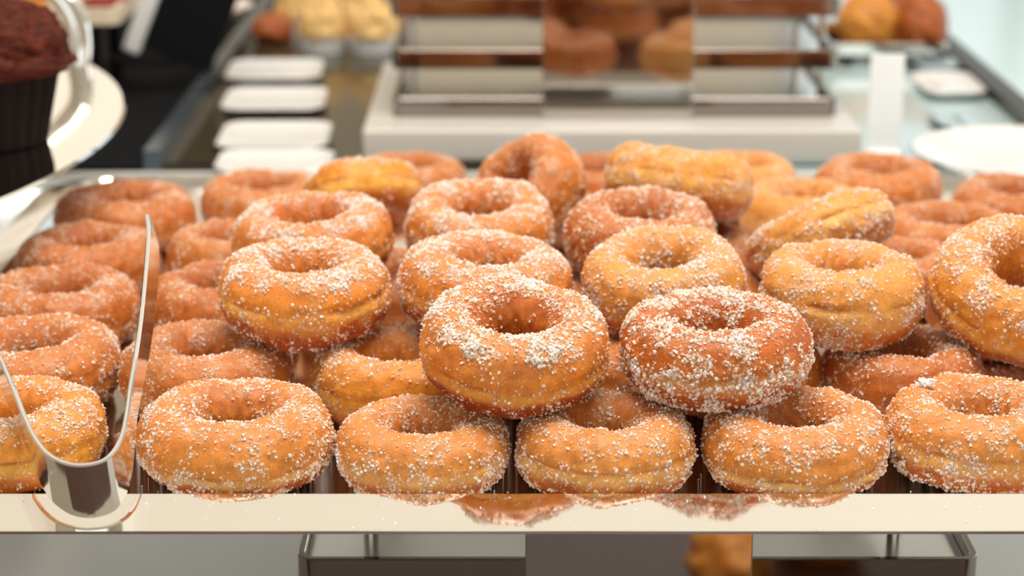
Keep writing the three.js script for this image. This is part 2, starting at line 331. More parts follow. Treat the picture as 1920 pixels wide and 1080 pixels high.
function sugarCoat(d, F, count, size, parent) {
  const rnd = mulberry(4000 + Math.round(d.seed * 17)), mats = [], tints = [], col = new THREE.Color(), q = new THREE.Quaternion(), sc = new THREE.Vector3(), m = new THREE.Matrix4();
  let tries = 0;
  while (mats.length < count && tries < count * 14) {
    tries++;
    const a = rnd() * TAU, t = rnd() * TAU;
    if (rnd() > (d.R + d.a * Math.cos(t)) / (d.R + d.a)) continue;
    const S = sugarField(F, a, t); if (rnd() > S * 1.05) continue;
    const cl = noise(Math.cos(a) * (2.2 + Math.cos(t)) * 6.5 + d.seed, Math.sin(t) * 6.5, Math.sin(a) * (2.2 + Math.cos(t)) * 6.5); if (rnd() > sstep(-0.55, 0.35, cl + (S - 0.5) * 0.7)) continue;   // grains stick together in clumps
    doughPoint(d, a, t, va); doughNormal(d, a, t, va, vn);
    const s = size * (0.6 + 2.5 * Math.pow(rnd(), 6));
    const lift = S > 0.7 && rnd() > 0.72 ? 0.9 : 0.22;               // heaps where much sugar lies
    va.addScaledVector(vn, s * lift);
    q.set(rnd() - 0.5, rnd() - 0.5, rnd() - 0.5, rnd() - 0.5).normalize();
    sc.set(s * (0.75 + 0.5 * rnd()), s * (0.75 + 0.5 * rnd()), s * (0.75 + 0.5 * rnd()));
    mats.push(m.compose(va, q, sc).clone());
    // small clear grains take on the dough's colour, coarse cloudy ones are white
    const w = clamp((rnd() - 0.62) * 1.6 + (s / size - 0.9) * 0.40 + (S - 0.64) * 0.9); tints.push(lerp(0.90, 1, w), lerp(0.64, 0.97, w), lerp(0.45, 0.94, w));
  }
  const im = new THREE.InstancedMesh(crystal, sugarMat, mats.length);
  mats.forEach((x, i) => { im.setMatrixAt(i, x); im.setColorAt(i, col.setRGB(tints[i * 3], tints[i * 3 + 1], tints[i * 3 + 2])); });
  im.name = 'sugar_coating'; im.userData.kind = 'stuff'; im.castShadow = im.receiveShadow = true; parent.add(im);
}
// u, v: middle of the donut in the photograph; w: its width there; lift: metres of its middle above that of a donut lying on the tray;
// tip: degrees its top leans to the camera; roll: degrees it leans sideways (left side down is positive); f: finish
const DONUTS = [
  // lying on the tray, from the front edge to the back
  { u: 24, v: 800, H: 0.036, w: 368, f: 8, n: 11000, spin: 2.2, g: 0.0004, s: 1.05, label: 'glossy amber donut with scattered sugar, cradled in the bend of the tongs' },
  { u: 443, v: 820, w: 370, f: 0, n: 14000, spin: 1.3, g: 0.0004, s: 1, label: 'widest front-row donut, pale stripe low on its flank, beside the tongs' },
  { u: 793, v: 852, w: 328, f: 1, H: 0.0335, n: 13000, spin: 0.4, g: 0.0003, s: 0.9, label: 'finely sugared front-row donut second from the tongs, smallest of its row' },
  { u: 1135, v: 846, H: 0.035, w: 340, f: 1, n: 13500, spin: 3.6, g: 0.0010, s: 0.95, lumps: [[Math.atan2(-0.011, 0.032), 1.25, 0.0032]], label: 'front-row donut in the middle, sugar band round its waist, above the mirror plate' },
  { u: 1490, v: 838, H: 0.0365, w: 350, f: 0, n: 13500, spin: 4.4, g: 0.0010, s: 1, label: 'front-row donut with creased flank, just below the darkest coarse-sugared donut' },
  { u: 1835, v: 812, w: 346, f: 1, n: 14500, spin: 5.3, g: 0.0015, s: 1.05, lumps: [[Math.atan2(-0.017, -0.026), 1.57, 0.0065]], label: 'front-row donut farthest from the tongs, with a lump of sugar on its shoulder' },
  { u: 50, v: 700, w: 338, f: 6, n: 9000, spin: 0.9, g: 0.0003, s: 1, label: 'tan donut directly behind the one cradled in the tongs' },
  { u: 388, v: 698, w: 331, f: 6, n: 9000, spin: 2.9, g: 0.0005, s: 0.9, label: 'tan donut of the second row, right beside the tongs arm' },
  { u: 745, v: 710, w: 316, f: 8, n: 7500, spin: 4.0, g: 0.0003, s: 0.95, label: 'yellowish donut half hidden behind the front sugar-capped donut' },
  { u: 1068, v: 694, w: 296, f: 6, n: 4500, spin: 1.0, g: 0.0006, s: 1, label: 'mostly hidden donut under the two sugar-capped donuts at the front' },
  { u: 1402, v: 694, w: 300, f: 6, n: 5000, spin: 5.0, g: 0.0006, s: 1, label: 'mostly hidden donut under the darkest coarse-sugared donut' },
  { u: 1690, v: 705, w: 300, f: 7, n: 8500, spin: 0.2, g: 0.0007, s: 1, label: 'shaded brown donut lying behind the front-row donut with the sugar lump' },
  { u: 113, v: 582, w: 302, f: 7, n: 8000, spin: 3.3, g: 0.0003, s: 0.9, label: 'brown donut at the tray edge, third in the row of donuts behind the tongs' },
  { u: 424, v: 574, w: 285, f: 7, n: 5500, spin: 1.9, g: 0.0003, s: 0.9, label: 'half-hidden tan donut tucked behind the grooved sugar-topped donut, beside the tongs arm' },
  { u: 722, v: 545, w: 285, f: 7, n: 3500, spin: 1.4, g: 0.0003, s: 1, label: 'hidden donut in the gap under the grooved sugar-topped donut' },
  { u: 1012, v: 570, w: 285, f: 7, n: 3000, spin: 2.4, g: 0.0003, s: 1, label: 'hidden donut right under the middle of the heap' },
  { u: 1290, v: 566, w: 285, f: 7, n: 3000, spin: 3.4, g: 0.0003, s: 1, label: 'hidden donut under the pale yellow sugared donut' },
  { u: 1902, v: 588, w: 268, f: 7, n: 4000, spin: 5.4, g: 0.0003, s: 1, label: 'hidden donut under the big amber donut that faces the viewer' },
  { u: 165, v: 494, w: 267, f: 7, n: 6500, spin: 0.5, g: 0.0003, s: 0.9, label: 'brown donut behind the tip of the tongs, fourth along the tray edge' },
  { u: 436, v: 486, w: 236, f: 6, n: 5500, spin: 2.6, g: 0.0003, s: 0.9, label: 'half-hidden tan donut between the tongs tip and a lumpy sugared donut' },
  { u: 1294, v: 486, w: 232, f: 6, n: 4500, spin: 5.9, g: 0.0003, s: 1, label: 'donut showing only its sugared edge beneath the steeply leaning donut' },
  { u: 1676, v: 520, w: 232, f: 6, n: 4500, spin: 0.7, g: 0.0003, s: 1, label: 'donut showing only a sugared edge behind the pale waist-grooved donut' },
  { u: 1772, v: 452, w: 252, f: 6, n: 5500, spin: 2.0, g: 0.0003, s: 0.85, label: 'tan donut lying just behind the big amber donut that faces the viewer' },
  { u: 238, v: 410, w: 267, f: 7, n: 5500, spin: 4.1, g: 0.0003, s: 0.9, label: 'brown donut in the back corner of the tray nearest the muffin platter' },
  { u: 492, v: 385, w: 236, f: 6, n: 5000, spin: 5.1, g: 0.0002, s: 0.85, label: 'smooth tan donut in the back row beside the corner donut' },
  { u: 1000, v: 396, w: 250, f: 7, n: 2500, spin: 0.1, g: 0.0003, s: 1, label: 'hidden donut under the one propped on its edge' },
  { u: 1503, v: 402, w: 232, f: 5, n: 5000, spin: 2.3, g: 0.0003, s: 0.85, label: 'pale tan donut lying behind the steeply leaning donut' },
  { u: 1905, v: 396, w: 245, f: 7, n: 4500, spin: 3.0, g: 0.0003, s: 0.85, label: 'reddish brown donut in the back row in front of the white plate' },
  { u: 768, v: 344, w: 215, f: 6, n: 4500, spin: 3.1, g: 0.0003, s: 0.85, label: 'blurred pale donut behind the amber one showing its underside' },
  { u: 1112, v: 352, w: 220, f: 7, n: 3500, spin: 4.3, g: 0.0003, s: 0.85, label: 'donut showing as a small patch between the two raised back donuts' },
  { u: 1378, v: 331, w: 215, f: 5, n: 4000, spin: 5.2, g: 0.0003, s: 0.85, label: 'blurred yellowish donut behind the pale donut seen from its side' },
  { u: 1643, v: 355, w: 240, f: 6, n: 5000, spin: 0.3, g: 0.0003, s: 0.85, label: 'blurred tan donut in the back row with clear round hole, below the white reflection card' },
  // beyond the picture's edge, filling the far end of the tray
  { u: 2190, v: 812, w: 335, f: 0, n: 5000, spin: 1.6, g: 0.0005, s: 1, label: 'sugared donut at the far end of the front row, beyond the sugar-lump donut' },
  { u: 2122, v: 700, w: 315, f: 6, n: 4500, spin: 3.2, g: 0.0004, s: 1, label: 'tan donut at the far tray end in the second row' },
  { u: 2190, v: 572, w: 295, f: 7, n: 4500, spin: 4.7, g: 0.0004, s: 1, label: 'brown donut at the far tray end in the third row' },
  // second layer
  { u: 966, v: 648, w: 350, lift: 0.036, tip: 11, roll: -2, f: 2, n: 15000, spin: 0.6, g: 0.0011, s: 1.15, label: 'donut with sugar cap and bare orange flank at the front of the heap' },
  { u: 1340, v: 652, w: 354, lift: 0.036, tip: 3, roll: 1, f: 3, n: 16000, spin: 2.7, g: 0.0010, s: 1.2, label: 'darkest donut, crusted with coarse sugar, at the front of the heap' },
  { u: 571, v: 548, w: 318, lift: 0.038, tip: 4, f: 4, n: 13000, spin: 4.6, g: 0.0019, H: 0.040, s: 1, label: 'donut with white sugared top and a deep groove round its waist' },
  { u: 909, v: 532, w: 328, lift: 0.039, tip: 2, roll: -3, f: 9, n: 13000, spin: 0.9, g: 0.0007, s: 1, label: 'heavily sugared broad donut just behind the sugar-capped front donut' },
  { u: 1243, v: 529, w: 305, lift: 0.039, tip: 8, roll: 4, f: 5, n: 12000, spin: 1.7, g: 0.0005, s: 1, label: 'pale yellow sugared donut behind the darkest coarse-sugared one' },
  { u: 1577, v: 552, w: 308, lift: 0.038, tip: 1, f: 5, n: 10000, spin: 3.8, g: 0.0020, H: 0.042, s: 0.9, label: 'pale gold donut with a groove round its waist and thin sugar' },
  { u: 1906, v: 543, w: 326, lift: 0.049, tip: 26, roll: -3, f: 8, n: 10500, spin: 5.5, g: 0.0008, H: 0.043, s: 1, label: 'big amber donut tipped up so its hole faces the viewer' },
  { u: 584, v: 451, w: 306, lift: 0.040, tip: 2, roll: 3, f: 2, n: 9000, spin: 2.1, g: 0.0006, s: 1, label: 'lumpy sugared donut behind the deeply grooved white-topped one' },
  { u: 900, v: 428, w: 284, lift: 0.040, tip: 8, roll: -1, f: 9, n: 9500, spin: 3.5, g: 0.0004, s: 1, label: 'heavily sugared donut right in front of the one propped on its edge' },
  { u: 1200, v: 444, w: 290, lift: 0.040, tip: 4, roll: -2, f: 7, n: 9000, spin: 4.8, g: 0.0006, s: 1.05, label: 'brown sugared donut below the pale donut seen from its side' },
  { u: 1538, v: 444, w: 296, lift: 0.044, tip: -26, roll: 22, f: 5, n: 7000, spin: 0.0, g: 0.0010, H: 0.034, s: 1, label: 'thin donut leaning steeply to one side, brown underside showing' },
  { u: 680, v: 376, w: 236, lift: 0.034, tip: -34, roll: 8, f: 8, n: 4500, spin: 1.2, g: 0.0002, s: 0.9, label: 'amber donut tilted back with its smooth golden underside showing' },
  { u: 985, v: 368, w: 256, lift: 0.040, tip: 30, roll: 40, f: 6, n: 5000, spin: 2.5, g: 0.0003, s: 0.9, label: 'topmost donut propped up on its edge with its hole turned sideways' },
  { u: 1275, v: 344, w: 278, lift: 0.047, tip: -16, roll: -7, f: 5, n: 6500, spin: 3.7, g: 0.0004, H: 0.042, s: 0.9, label: 'raised pale donut seen from its side with sugared upper edge' },
];
const RING_N = 18, heap = DONUTS.map((q, i) => {
  const H = q.H ?? (q.lift ? 0.039 : 0.0375), y = FLOOR_Y + (q.lift ? 0.0208 + q.lift : H / 2 - 0.0004);
  const c = atHeight(q.u, q.v, y), dep = (EYE[2] - c.z) * CP + (EYE[1] - c.y) * SP, D = clamp(q.w / FPX * dep, 0.082, 0.1);
  const rh = 0.0140 + 0.002 * noise(i * 3.1, 0, 0), a = (D / 2 - rh) / 2, R = rh + a;
  const rot = new THREE.Quaternion().setFromEuler(new THREE.Euler(rad(q.tip ?? 0), 0, rad(q.roll ?? 0), 'XYZ'));
  return { q, i, c, H, D, a, R, rot, b: H / 2, y0: c.y };
});
// let the heap settle: neighbours that press into each other give way, upper donuts sink onto the lower ones
{
  const ax = new THREE.Vector3(), e = new THREE.Vector3();
  const unit = Array.from({ length: RING_N }, (_, k) => [Math.cos(k / RING_N * TAU), Math.sin(k / RING_N * TAU)]);
  const refresh = (h) => { h.n = new THREE.Vector3(0, 1, 0).applyQuaternion(h.rot); h.off = unit.map(([x, z]) => new THREE.Vector3(x * h.R, 0, z * h.R).applyQuaternion(h.rot)); };
  heap.forEach(refresh);
  const reach = (h, d) => { const v = Math.abs(h.n.dot(d)); return Math.hypot(h.a * Math.sqrt(Math.max(0, 1 - v * v)), h.b * v) * 1.01; };
  for (let it = 0; it < 260; it++) {
    for (const h of heap) if (h.q.lift) {
      if (it < 160) h.c.y -= 0.00012;
      const home = atHeight(h.q.u, h.q.v, h.c.y); h.c.y = clamp(h.c.y, h.y0 - 0.008, h.y0 + 0.005); h.c.x += (home.x - h.c.x) * 0.10; h.c.z += (home.z - h.c.z) * 0.10;
    } else {
      h.c.z = clamp(h.c.z, TR.z0 + 0.007 + h.D / 2, TR.z1 - 0.0035 - h.D / 2); h.c.x = clamp(h.c.x, TR.x0 + 0.008 + h.D / 2, TR.x1 - 0.008 - h.D / 2);
    }
    for (let i = 0; i < heap.length; i++) for (let j = i + 1; j < heap.length; j++) {
      const A = heap[i], B = heap[j]; if (A.c.distanceTo(B.c) > 0.108) continue;
      let worst = 0, dir = null;
      for (const p of A.off) for (const r of B.off) {
        e.set(B.c.x + r.x - A.c.x - p.x, B.c.y + r.y - A.c.y - p.y, B.c.z + r.z - A.c.z - p.z); const d = e.length(); if (d > 0.045) continue;
        e.divideScalar(d || 1); const gap = reach(A, e) + reach(B, e) - d; if (gap > worst) { worst = gap; dir = e.clone(); }
      }
      if (!dir) continue;
      const wt = (h) => h.q.lift ? 1 : /hidden/.test(h.q.label) ? 1.2 : 0.3, la = wt(A), lb = wt(B), k = worst * 0.5 / (la + lb);
      const move = (h, s) => { h.c.x += dir.x * s; h.c.z += dir.z * s; if (h.q.lift) h.c.y += dir.y * s; };
      move(A, -k * la); move(B, k * lb);
    }
  }
}
for (const h of heap) {
  const { q, i } = h, F = FINISH[q.f];
  const g = thing('sugared_donut', q.label, 'donut', h.c.toArray(), q.lift ? 'donuts piled on top' : 'donuts lying on the tray');
  g.quaternion.copy(h.rot).multiply(new THREE.Quaternion().setFromAxisAngle(new THREE.Vector3(0, 1, 0), q.spin));
  const d = { R: h.R, a: h.a, b: h.b, seed: i + 1, groove: q.g * 1.6, ga: F.at + F.bw * 0.9 };
  part('dough', doughGeometry(d), F.mat, g);
  for (const [la, lt, ls] of q.lumps ?? []) {   // grains caked together
    const a = la + q.spin, o = doughPoint(d, a, lt, new THREE.Vector3()).clone(), nn = doughNormal(d, a, lt, o, new THREE.Vector3()), rnd = mulberry(i + 60), bits = [];
    for (let k = 0; k < 26; k++) { const c = crystal.clone(), s = ls * (0.16 + 0.22 * rnd()); c.scale(s, s, s); c.rotateX(rnd() * 6); c.rotateY(rnd() * 6); c.translate((rnd() - 0.5) * ls, (rnd() - 0.5) * ls * 0.6, (rnd() - 0.5) * ls * 0.8); bits.push(c); }
    part('sugar_lump', mergeGeometries(bits), sugarMat, g, o.addScaledVector(nn, ls * 0.25).toArray());
  }
  sugarCoat(d, F, Math.round(q.n * (q.lift ? 2.2 : 1.75)), 0.00037 * (q.s ?? 1), g);
}
// sugar spilt on the tray
{
  const rnd = mulberry(31), list = [], m = new THREE.Matrix4(), q = new THREE.Quaternion();
  const put = (x, y, z, s) => { q.set(rnd() - 0.5, rnd() - 0.5, rnd() - 0.5, rnd() - 0.5).normalize(); list.push(m.compose(new THREE.Vector3(x, y + s * 0.4, z), q, new THREE.Vector3(s, s, s)).clone()); };
  for (let k = 0; k < 900; k++) put(lerp(TR.x0 + 0.02, TR.x1 - 0.02, rnd()), FLOOR_Y, lerp(TR.z0 + 0.02, TR.z1 - 0.013, rnd()), 0.0004 + 0.0006 * rnd() * rnd());
  for (let k = 0; k < 90; k++) { const f = Math.pow(rnd(), 1.8) * 0.026 + 0.001; put(lerp(-0.24, 0.26, rnd()), RIM_Y - f * Math.tan(rad(13)) - 0.0001, TR.z1 + f, 0.0004 + 0.0006 * rnd() * rnd()); }
  const im = new THREE.InstancedMesh(crystal, sugarMat, list.length); list.forEach((x, i) => im.setMatrixAt(i, x));
  im.name = 'spilt_sugar'; im.userData = { kind: 'stuff', label: 'loose sugar grains spilt over the steel tray', category: 'sugar' }; im.castShadow = im.receiveShadow = true; scene.add(im);
}

{ // a few dark crumbs on the bare steel beside the tongs
  const rnd = mulberry(8), c = atHeight(234, 893, FLOOR_Y), m = new THREE.Matrix4(), q = new THREE.Quaternion(), im = new THREE.InstancedMesh(crystal, std(lin(0.03, 0.012, 0.006), 0.8), 16);
  for (let k = 0; k < 16; k++) { const s = 0.0004 + 0.0007 * rnd(); q.set(rnd() - 0.5, rnd() - 0.5, rnd() - 0.5, rnd() - 0.5).normalize(); im.setMatrixAt(k, m.compose(new THREE.Vector3(c.x + (rnd() - 0.5) * 0.008, FLOOR_Y + s * 0.4, c.z + (rnd() - 0.5) * 0.018), q, new THREE.Vector3(s, s, s))); }
  im.name = 'crumbs'; im.userData = { kind: 'stuff', label: 'dark crumbs on the bare steel beside the tongs', category: 'crumbs' }; scene.add(im);
}

// ------------------------------------------------------------------ serving tongs
/** a bent strip: points along one edge, its width at each, the direction across it, thickness */
function strip(pts, widths, across, thick, n = 160) {
  const curve = new THREE.CatmullRomCurve3(pts, false, 'centripetal'), pos = [], idx = [], uv = [];
  const W = (t) => { const f = t * (widths.length - 1), i = Math.min(widths.length - 2, Math.floor(f)); return lerp(widths[i], widths[i + 1], f - i); };
  for (let i = 0; i <= n; i++) {
    const t = i / n, p = curve.getPoint(t), d = curve.getTangent(t), ac = across(t), side = new THREE.Vector3().crossVectors(d, ac).normalize(), h = W(t), e = thick * 0.28;
    const prof = [[-0.5, e], [-0.22, 0], [0.22, 0], [0.5, e], [0.5, h - e], [0.22, h], [-0.22, h], [-0.5, h - e]];
    for (const [s, y] of prof) { const q = p.clone().addScaledVector(side, s * thick).addScaledVector(ac, y); pos.push(q.x, q.y, q.z); uv.push(t * 3, y); }
  }
  const K = 8;
  for (let i = 0; i < n; i++) for (let k = 0; k < K; k++) { const a = i * K + k, b = i * K + (k + 1) % K; idx.push(a, b, a + K, a + K, b, b + K); }
  for (const s of [0, n]) for (let k = 1; k < K - 1; k++) idx.push(s * K, s * K + k, s * K + k + 1);
  const g = new THREE.BufferGeometry(); g.setAttribute('position', new THREE.Float32BufferAttribute(pos, 3)); g.setAttribute('uv', new THREE.Float32BufferAttribute(uv, 2)); g.setIndex(idx);
  return toCreasedNormals(g, rad(32));
}
{
  const g = thing('serving_tongs', 'polished steel serving tongs standing on the tray rim with arms over the donuts', 'tongs');
  // the tongs lie in one plane that rises towards the back of the tray
  const rise = rad(18), p0 = atDepth(150, 870, 0.9065), nrm = new THREE.Vector3(0, Math.cos(rise), Math.sin(rise)), down = nrm.clone().negate(), twist = (k) => down.clone().add(new THREE.Vector3(k, 0, 0)).normalize(), eye = new THREE.Vector3(...EYE);
  const A = (u, v) => { const r = atDepth(u, v, 1).sub(eye); return eye.clone().addScaledVector(r, p0.clone().sub(eye).dot(nrm) / r.dot(nrm)); };
  const left = [A(-90, 480), A(-62, 540), A(-30, 605), A(0, 668), A(26, 730)];
  const bend = [A(26, 730), A(46, 780), A(66, 820), A(92, 851), A(128, 868), A(160, 870), A(194, 861), A(216, 840), A(230, 808), A(238, 768), A(244, 725)];
  const right = [A(244, 725), A(254, 665), A(263, 600), A(271, 520), A(276, 455), A(277, 425), A(274, 402)];
  part('arm', strip(left, [0.012, 0.014, 0.016, 0.018, 0.021], (t) => twist(-0.45 * (1 - t)), 0.0024), M.chrome, g);
  part('spring_bend', strip(bend, [0.021, 0.025, 0.029, 0.0312, 0.0315, 0.0312, 0.029, 0.025, 0.021], () => down, 0.0024), M.chrome, g);
  part('arm', strip(right, [0.021, 0.019, 0.017, 0.015, 0.014, 0.012, 0.006], (t) => twist(0.32 * sstep(0, 0.7, t)), 0.0024), M.chrome, g);
}

// ------------------------------------------------------------------ steel riser stands
function frameGeo(w, dpt, h, t, r) {
  const s = new THREE.Shape(), rr = (sh, hw, hd, q) => { sh.moveTo(-hw + q, -hd); sh.lineTo(hw - q, -hd); sh.absarc(hw - q, -hd + q, q, -Math.PI / 2, 0); sh.lineTo(hw, hd - q); sh.absarc(hw - q, hd - q, q, 0, Math.PI / 2); sh.lineTo(-hw + q, hd); sh.absarc(-hw + q, hd - q, q, Math.PI / 2, Math.PI); sh.lineTo(-hw, -hd + q); sh.absarc(-hw + q, -hd + q, q, Math.PI, Math.PI * 1.5); return sh; };
  rr(s, w / 2, dpt / 2, r); const hole = rr(new THREE.Path(), w / 2 - t, dpt / 2 - t, Math.max(0.001, r - t)); s.holes.push(hole);
  const g = new THREE.ExtrudeGeometry(s, { depth: h - 0.001, bevelEnabled: true, bevelSize: 0.0005, bevelThickness: 0.0005, bevelSegments: 1, curveSegments: 18 });
  g.rotateX(-Math.PI / 2); g.translate(0, 0.0005, 0); return toCreasedNormals(g, rad(8));
}
// front stand under the donut tray
{
  const c = atDepth(1197, 1048, 1.05), top = c.y, W = 0.354, zf = c.z;
  const g = thing('tray_stand', 'mirror steel riser stand under the donut tray', 'stand', [c.x, DECK, zf]);
  const D = 0.30, up = FLOOR_Y - 0.0018 - DECK;
  const f = part('shelf_frame', frameGeo(W, D, 0.020, 0.003, 0.010), M.frameSteel, g, [0, top - DECK - 0.020, -D / 2]);
  part('shelf_plate', rbox(W - 0.008, 0.002, D - 0.008, 0.0008), M.shelfPale, f, [0, 0.010, 0]);
  part('top_frame', frameGeo(W - 0.05, D - 0.06, 0.010, 0.003, 0.010), M.mirror, g, [0, up - 0.010, -D / 2]);
  for (const [sx, sz] of [[-1, -0.26], [1, -0.26], [-1, -0.05], [1, -0.05]]) part('post', new THREE.CylinderGeometry(0.004, 0.004, up - 0.010, 16).translate(0, (up - 0.010) / 2, 0), M.mirror, g, [sx * (W / 2 - 0.035), 0, sz]);
  const px0 = atDepth(985, 1040, 1.035).x - c.x, px1 = atDepth(1411, 1040, 1.035).x - c.x;
  part('mirror_plate', rbox(px1 - px0, up - 0.012, 0.003, 0.0008), M.mirror, g, [(px0 + px1) / 2, (up - 0.012) / 2, 0.0125]).userData.label = 'upright mirror-finish centre plate';
}
// the second stand behind the tray, on its pale plinth
const SETY = TOP + 0.0003, TIERS = [0.0272, 0.0690, 0.1140], TIER_H = 0.0165;
let tierZ = 0;
{
  const bl = atHeight(680, 303, SETY), br = atHeight(1615, 303, SETY), cx = (bl.x + br.x) / 2, W = br.x - bl.x, zf = bl.z;
  const BH = 0.027, BD = 0.31;
  const g = thing('tiered_stand', 'blurred tiered steel stand on a pale plinth behind the donut tray', 'stand', [cx, SETY, zf]);
  part('plinth', rbox(W, BH, BD, 0.003), M.plinth, g, [0, BH / 2, -BD / 2]);
  const zt = atHeight(960, 220, SETY + BH).z - zf, TW = 0.380, TD = 0.21; tierZ = zf + zt;
  for (const y of TIERS) {
    const f = part('shelf_frame', frameGeo(TW, TD, TIER_H, 0.003, 0.007), M.frameSteel, g, [0.004, y, zt - TD / 2]);
    part('shelf_plate', rbox(TW - 0.008, 0.002, TD - 0.008, 0.0008), M.shelfPale, f, [0, 0.010, 0]);
  }
  for (const [sx, sz] of [[-1, -0.03], [1, -0.03], [-1, -0.18], [1, -0.18]]) part('post', new THREE.CylinderGeometry(0.003, 0.003, 0.10, 12), M.mirror, g, [0.004 + sx * (TW / 2 - 0.010), BH + 0.052, zt + sz]);
  part('mirror_plate', rbox(0.128, 0.118, 0.003, 0.001), M.mirror, g, [0.006, BH + 0.0595, zt + 0.006]).userData.label = 'upright mirror-finish centre plate';
}

// ------------------------------------------------------------------ muffin platter
const crumbTex = (a, b, seed, f = 26) => dataTex(256, 256, (x, y) => {
  const p = x / 256 * TAU, n = 0.5 + 0.35 * noise(Math.cos(p) * f / 6, Math.sin(p) * f / 6, y / 256 * f + seed) + 0.25 * noise(Math.cos(p) * f / 2, Math.sin(p) * f / 2, y / 256 * f * 3 + seed);
  return mix3(a, b, clamp(n));
}, true);
const chocolate = std(lin(1, 1, 1), 0.7, 0, { specularIntensity: 0.35, map: crumbTex([40, 13, 7], [112, 42, 20], 3) });
const PLAT_Y = 1.10;
{
  const e = atHeight(262, 190, PLAT_Y), a = 0.33, b = 0.42, cx = e.x - a, cz = EYE[2] - (1.372 * CP + 0.13 * SP) + 0.01;
  const g = thing('cake_platter', 'wide oval polished platter carrying the chocolate muffin', 'platter', [cx, DECK, cz]);
  const Y = PLAT_Y - DECK, ring = (k, y) => { const l = []; for (let i = 0; i < 96; i++) { const f = i / 96 * TAU; l.push([Math.cos(f) * a * k, y, Math.sin(f) * b * k]); } return l; };
  part('plate', loft([ring(0.40, Y - 0.005), ring(0.42, Y - 0.0045), ring(0.46, Y - 0.0006), ring(0.48, Y), ring(0.97, Y + 0.001), ring(0.995, Y + 0.0005), ring(1, Y - 0.0015), ring(0.985, Y - 0.004), ring(0.6, Y - 0.011), ring(0.2, Y - 0.011)], true), M.tray, g);
  part('pedestal', lathe([[0.001, 0], [0.11, 0], [0.112, 0.006], [0.05, 0.016], [0.022, 0.05], [0.02, 0.14], [0.05, Y - 0.012], [0.001, Y - 0.0115]], 40), M.satin, g);
  // the arched handle at the far side
  const h0 = atDepth(146, 122, 1.60), P = (u, v, d) => atDepth(u, v, d).sub(g.position);
  const path = [P(146, 128, 1.60), P(150, 85, 1.60), P(143, 40, 1.60), P(118, 0, 1.60), P(70, -42, 1.60), P(0, -62, 1.60)];
  const curve = new THREE.CatmullRomCurve3(path), sh = new THREE.Shape(); sh.absellipse(0, 0, 0.0095, 0.006, 0, TAU);
  part('handle', new THREE.ExtrudeGeometry(sh, { steps: 60, bevelEnabled: false, extrudePath: curve, curveSegments: 10 }), M.steel, g);
}
function muffin(label, pos, R, H, cup, top, cat = 'muffin', name = 'muffin', group, cupShare = 0.55) {
  const g = thing(name, label, cat, pos, group), N = 40, prof = [];
  const c = [], rim = R * (cupShare < 0.4 ? 0.97 : 0.86), baseR = R * (cupShare < 0.4 ? 0.80 : 0.64), ch = H * cupShare, ks = 96;
  const shape = new THREE.Shape(); for (let k = 0; k < ks; k++) { const f = k / ks * TAU, r = 1 + 0.028 * (k % 4 < 2 ? 1 : -1); k ? shape.lineTo(Math.cos(f) * r, Math.sin(f) * r) : shape.moveTo(r, 0); }
  const pos3 = [], idx = [], lv = [[0, 0.02], [baseR, 0], [rim, ch]];
  for (const [r, y] of lv) for (let k = 0; k < ks; k++) { const f = k / ks * TAU, q = r * (1 + (r ? 0.022 * (k % 4 < 2 ? 1 : -1) : 0)); pos3.push(Math.cos(f) * q, y === 0.02 ? 0 : y, Math.sin(f) * q); }
  for (let i = 0; i < 2; i++) for (let k = 0; k < ks; k++) { const a = i * ks + k, b = i * ks + (k + 1) % ks; idx.push(a, a + ks, b, b, a + ks, b + ks); }
  let cg = new THREE.BufferGeometry(); cg.setAttribute('position', new THREE.Float32BufferAttribute(pos3, 3)); cg.setIndex(idx); cg = toCreasedNormals(cg, rad(20));
  part('paper_cup', cg, cup, g);
  const dome = new THREE.SphereGeometry(1, 64, 40, 0, TAU, 0, Math.PI * 0.62), p = dome.attributes.position;
  for (let i = 0; i < p.count; i++) { const x = p.getX(i), y = p.getY(i), z = p.getZ(i), n = 1 + 0.10 * noise(x * 2 + pos[0] * 9, y * 2, z * 2) + 0.05 * noise(x * 6, y * 6 + pos[0], z * 6); p.setXYZ(i, x * R * (cupShare < 0.4 ? 0.96 : 1) * n, ch + (y < 0 ? y * H * 0.16 : y * (H - ch)) * n, z * R * n); }
  dome.computeVertexNormals(); part('crumb_top', dome, top, g);
  return g;
}
{
  const p = atHeight(-12, 268, PLAT_Y); muffin('big dark chocolate muffin in a brown paper cup on the oval platter', [p.x, PLAT_Y + 0.0016, p.z], 0.054, 0.098, M.darkPaper, chocolate);
}

// ------------------------------------------------------------------ blurred things on the counter behind
// dish shapes standing in for striped reflections in the glass
function dish(w, d, h, mat, label, pos, group, turn = 0) {
  const g = thing('reflection_dish', label, 'dish', pos, group); g.rotation.y = turn;
  const L = (k, y, r) => ringLoop(0, 0, w / 2 - k, d / 2 - k, r, y, 0, 6);
  part('bowl', loft([L(0.022, 0.004, 0.008), L(0.012, 0.0055, 0.012), L(0.004, h - 0.002, 0.016), L(0.001, h, 0.018), L(0, h - 0.0015, 0.018), L(0.010, 0.001, 0.012), L(0.016, 0, 0.010), L(0.05, 0, 0.004)], true), mat, g);
  return g;
}
for (const [v, name] of [[133, 'white dish standing in for a reflection stripe, farthest back of the row on the dark glass'], [188, 'white dish standing in for a reflection stripe, third from the donut tray on the dark glass'], [256, 'white dish standing in for a reflection stripe, second from the donut tray on the dark glass'], [304, 'white dish standing in for a reflection stripe, nearest the donut tray on the dark glass']]) {
  const p = atHeight(516, v, TOP + 0.007); dish(0.096, v === 304 ? 0.072 : 0.100, 0.010, M.porcelain, name, [p.x, SETY, p.z], 'white reflection dishes on the dark glass', 0.02);
}
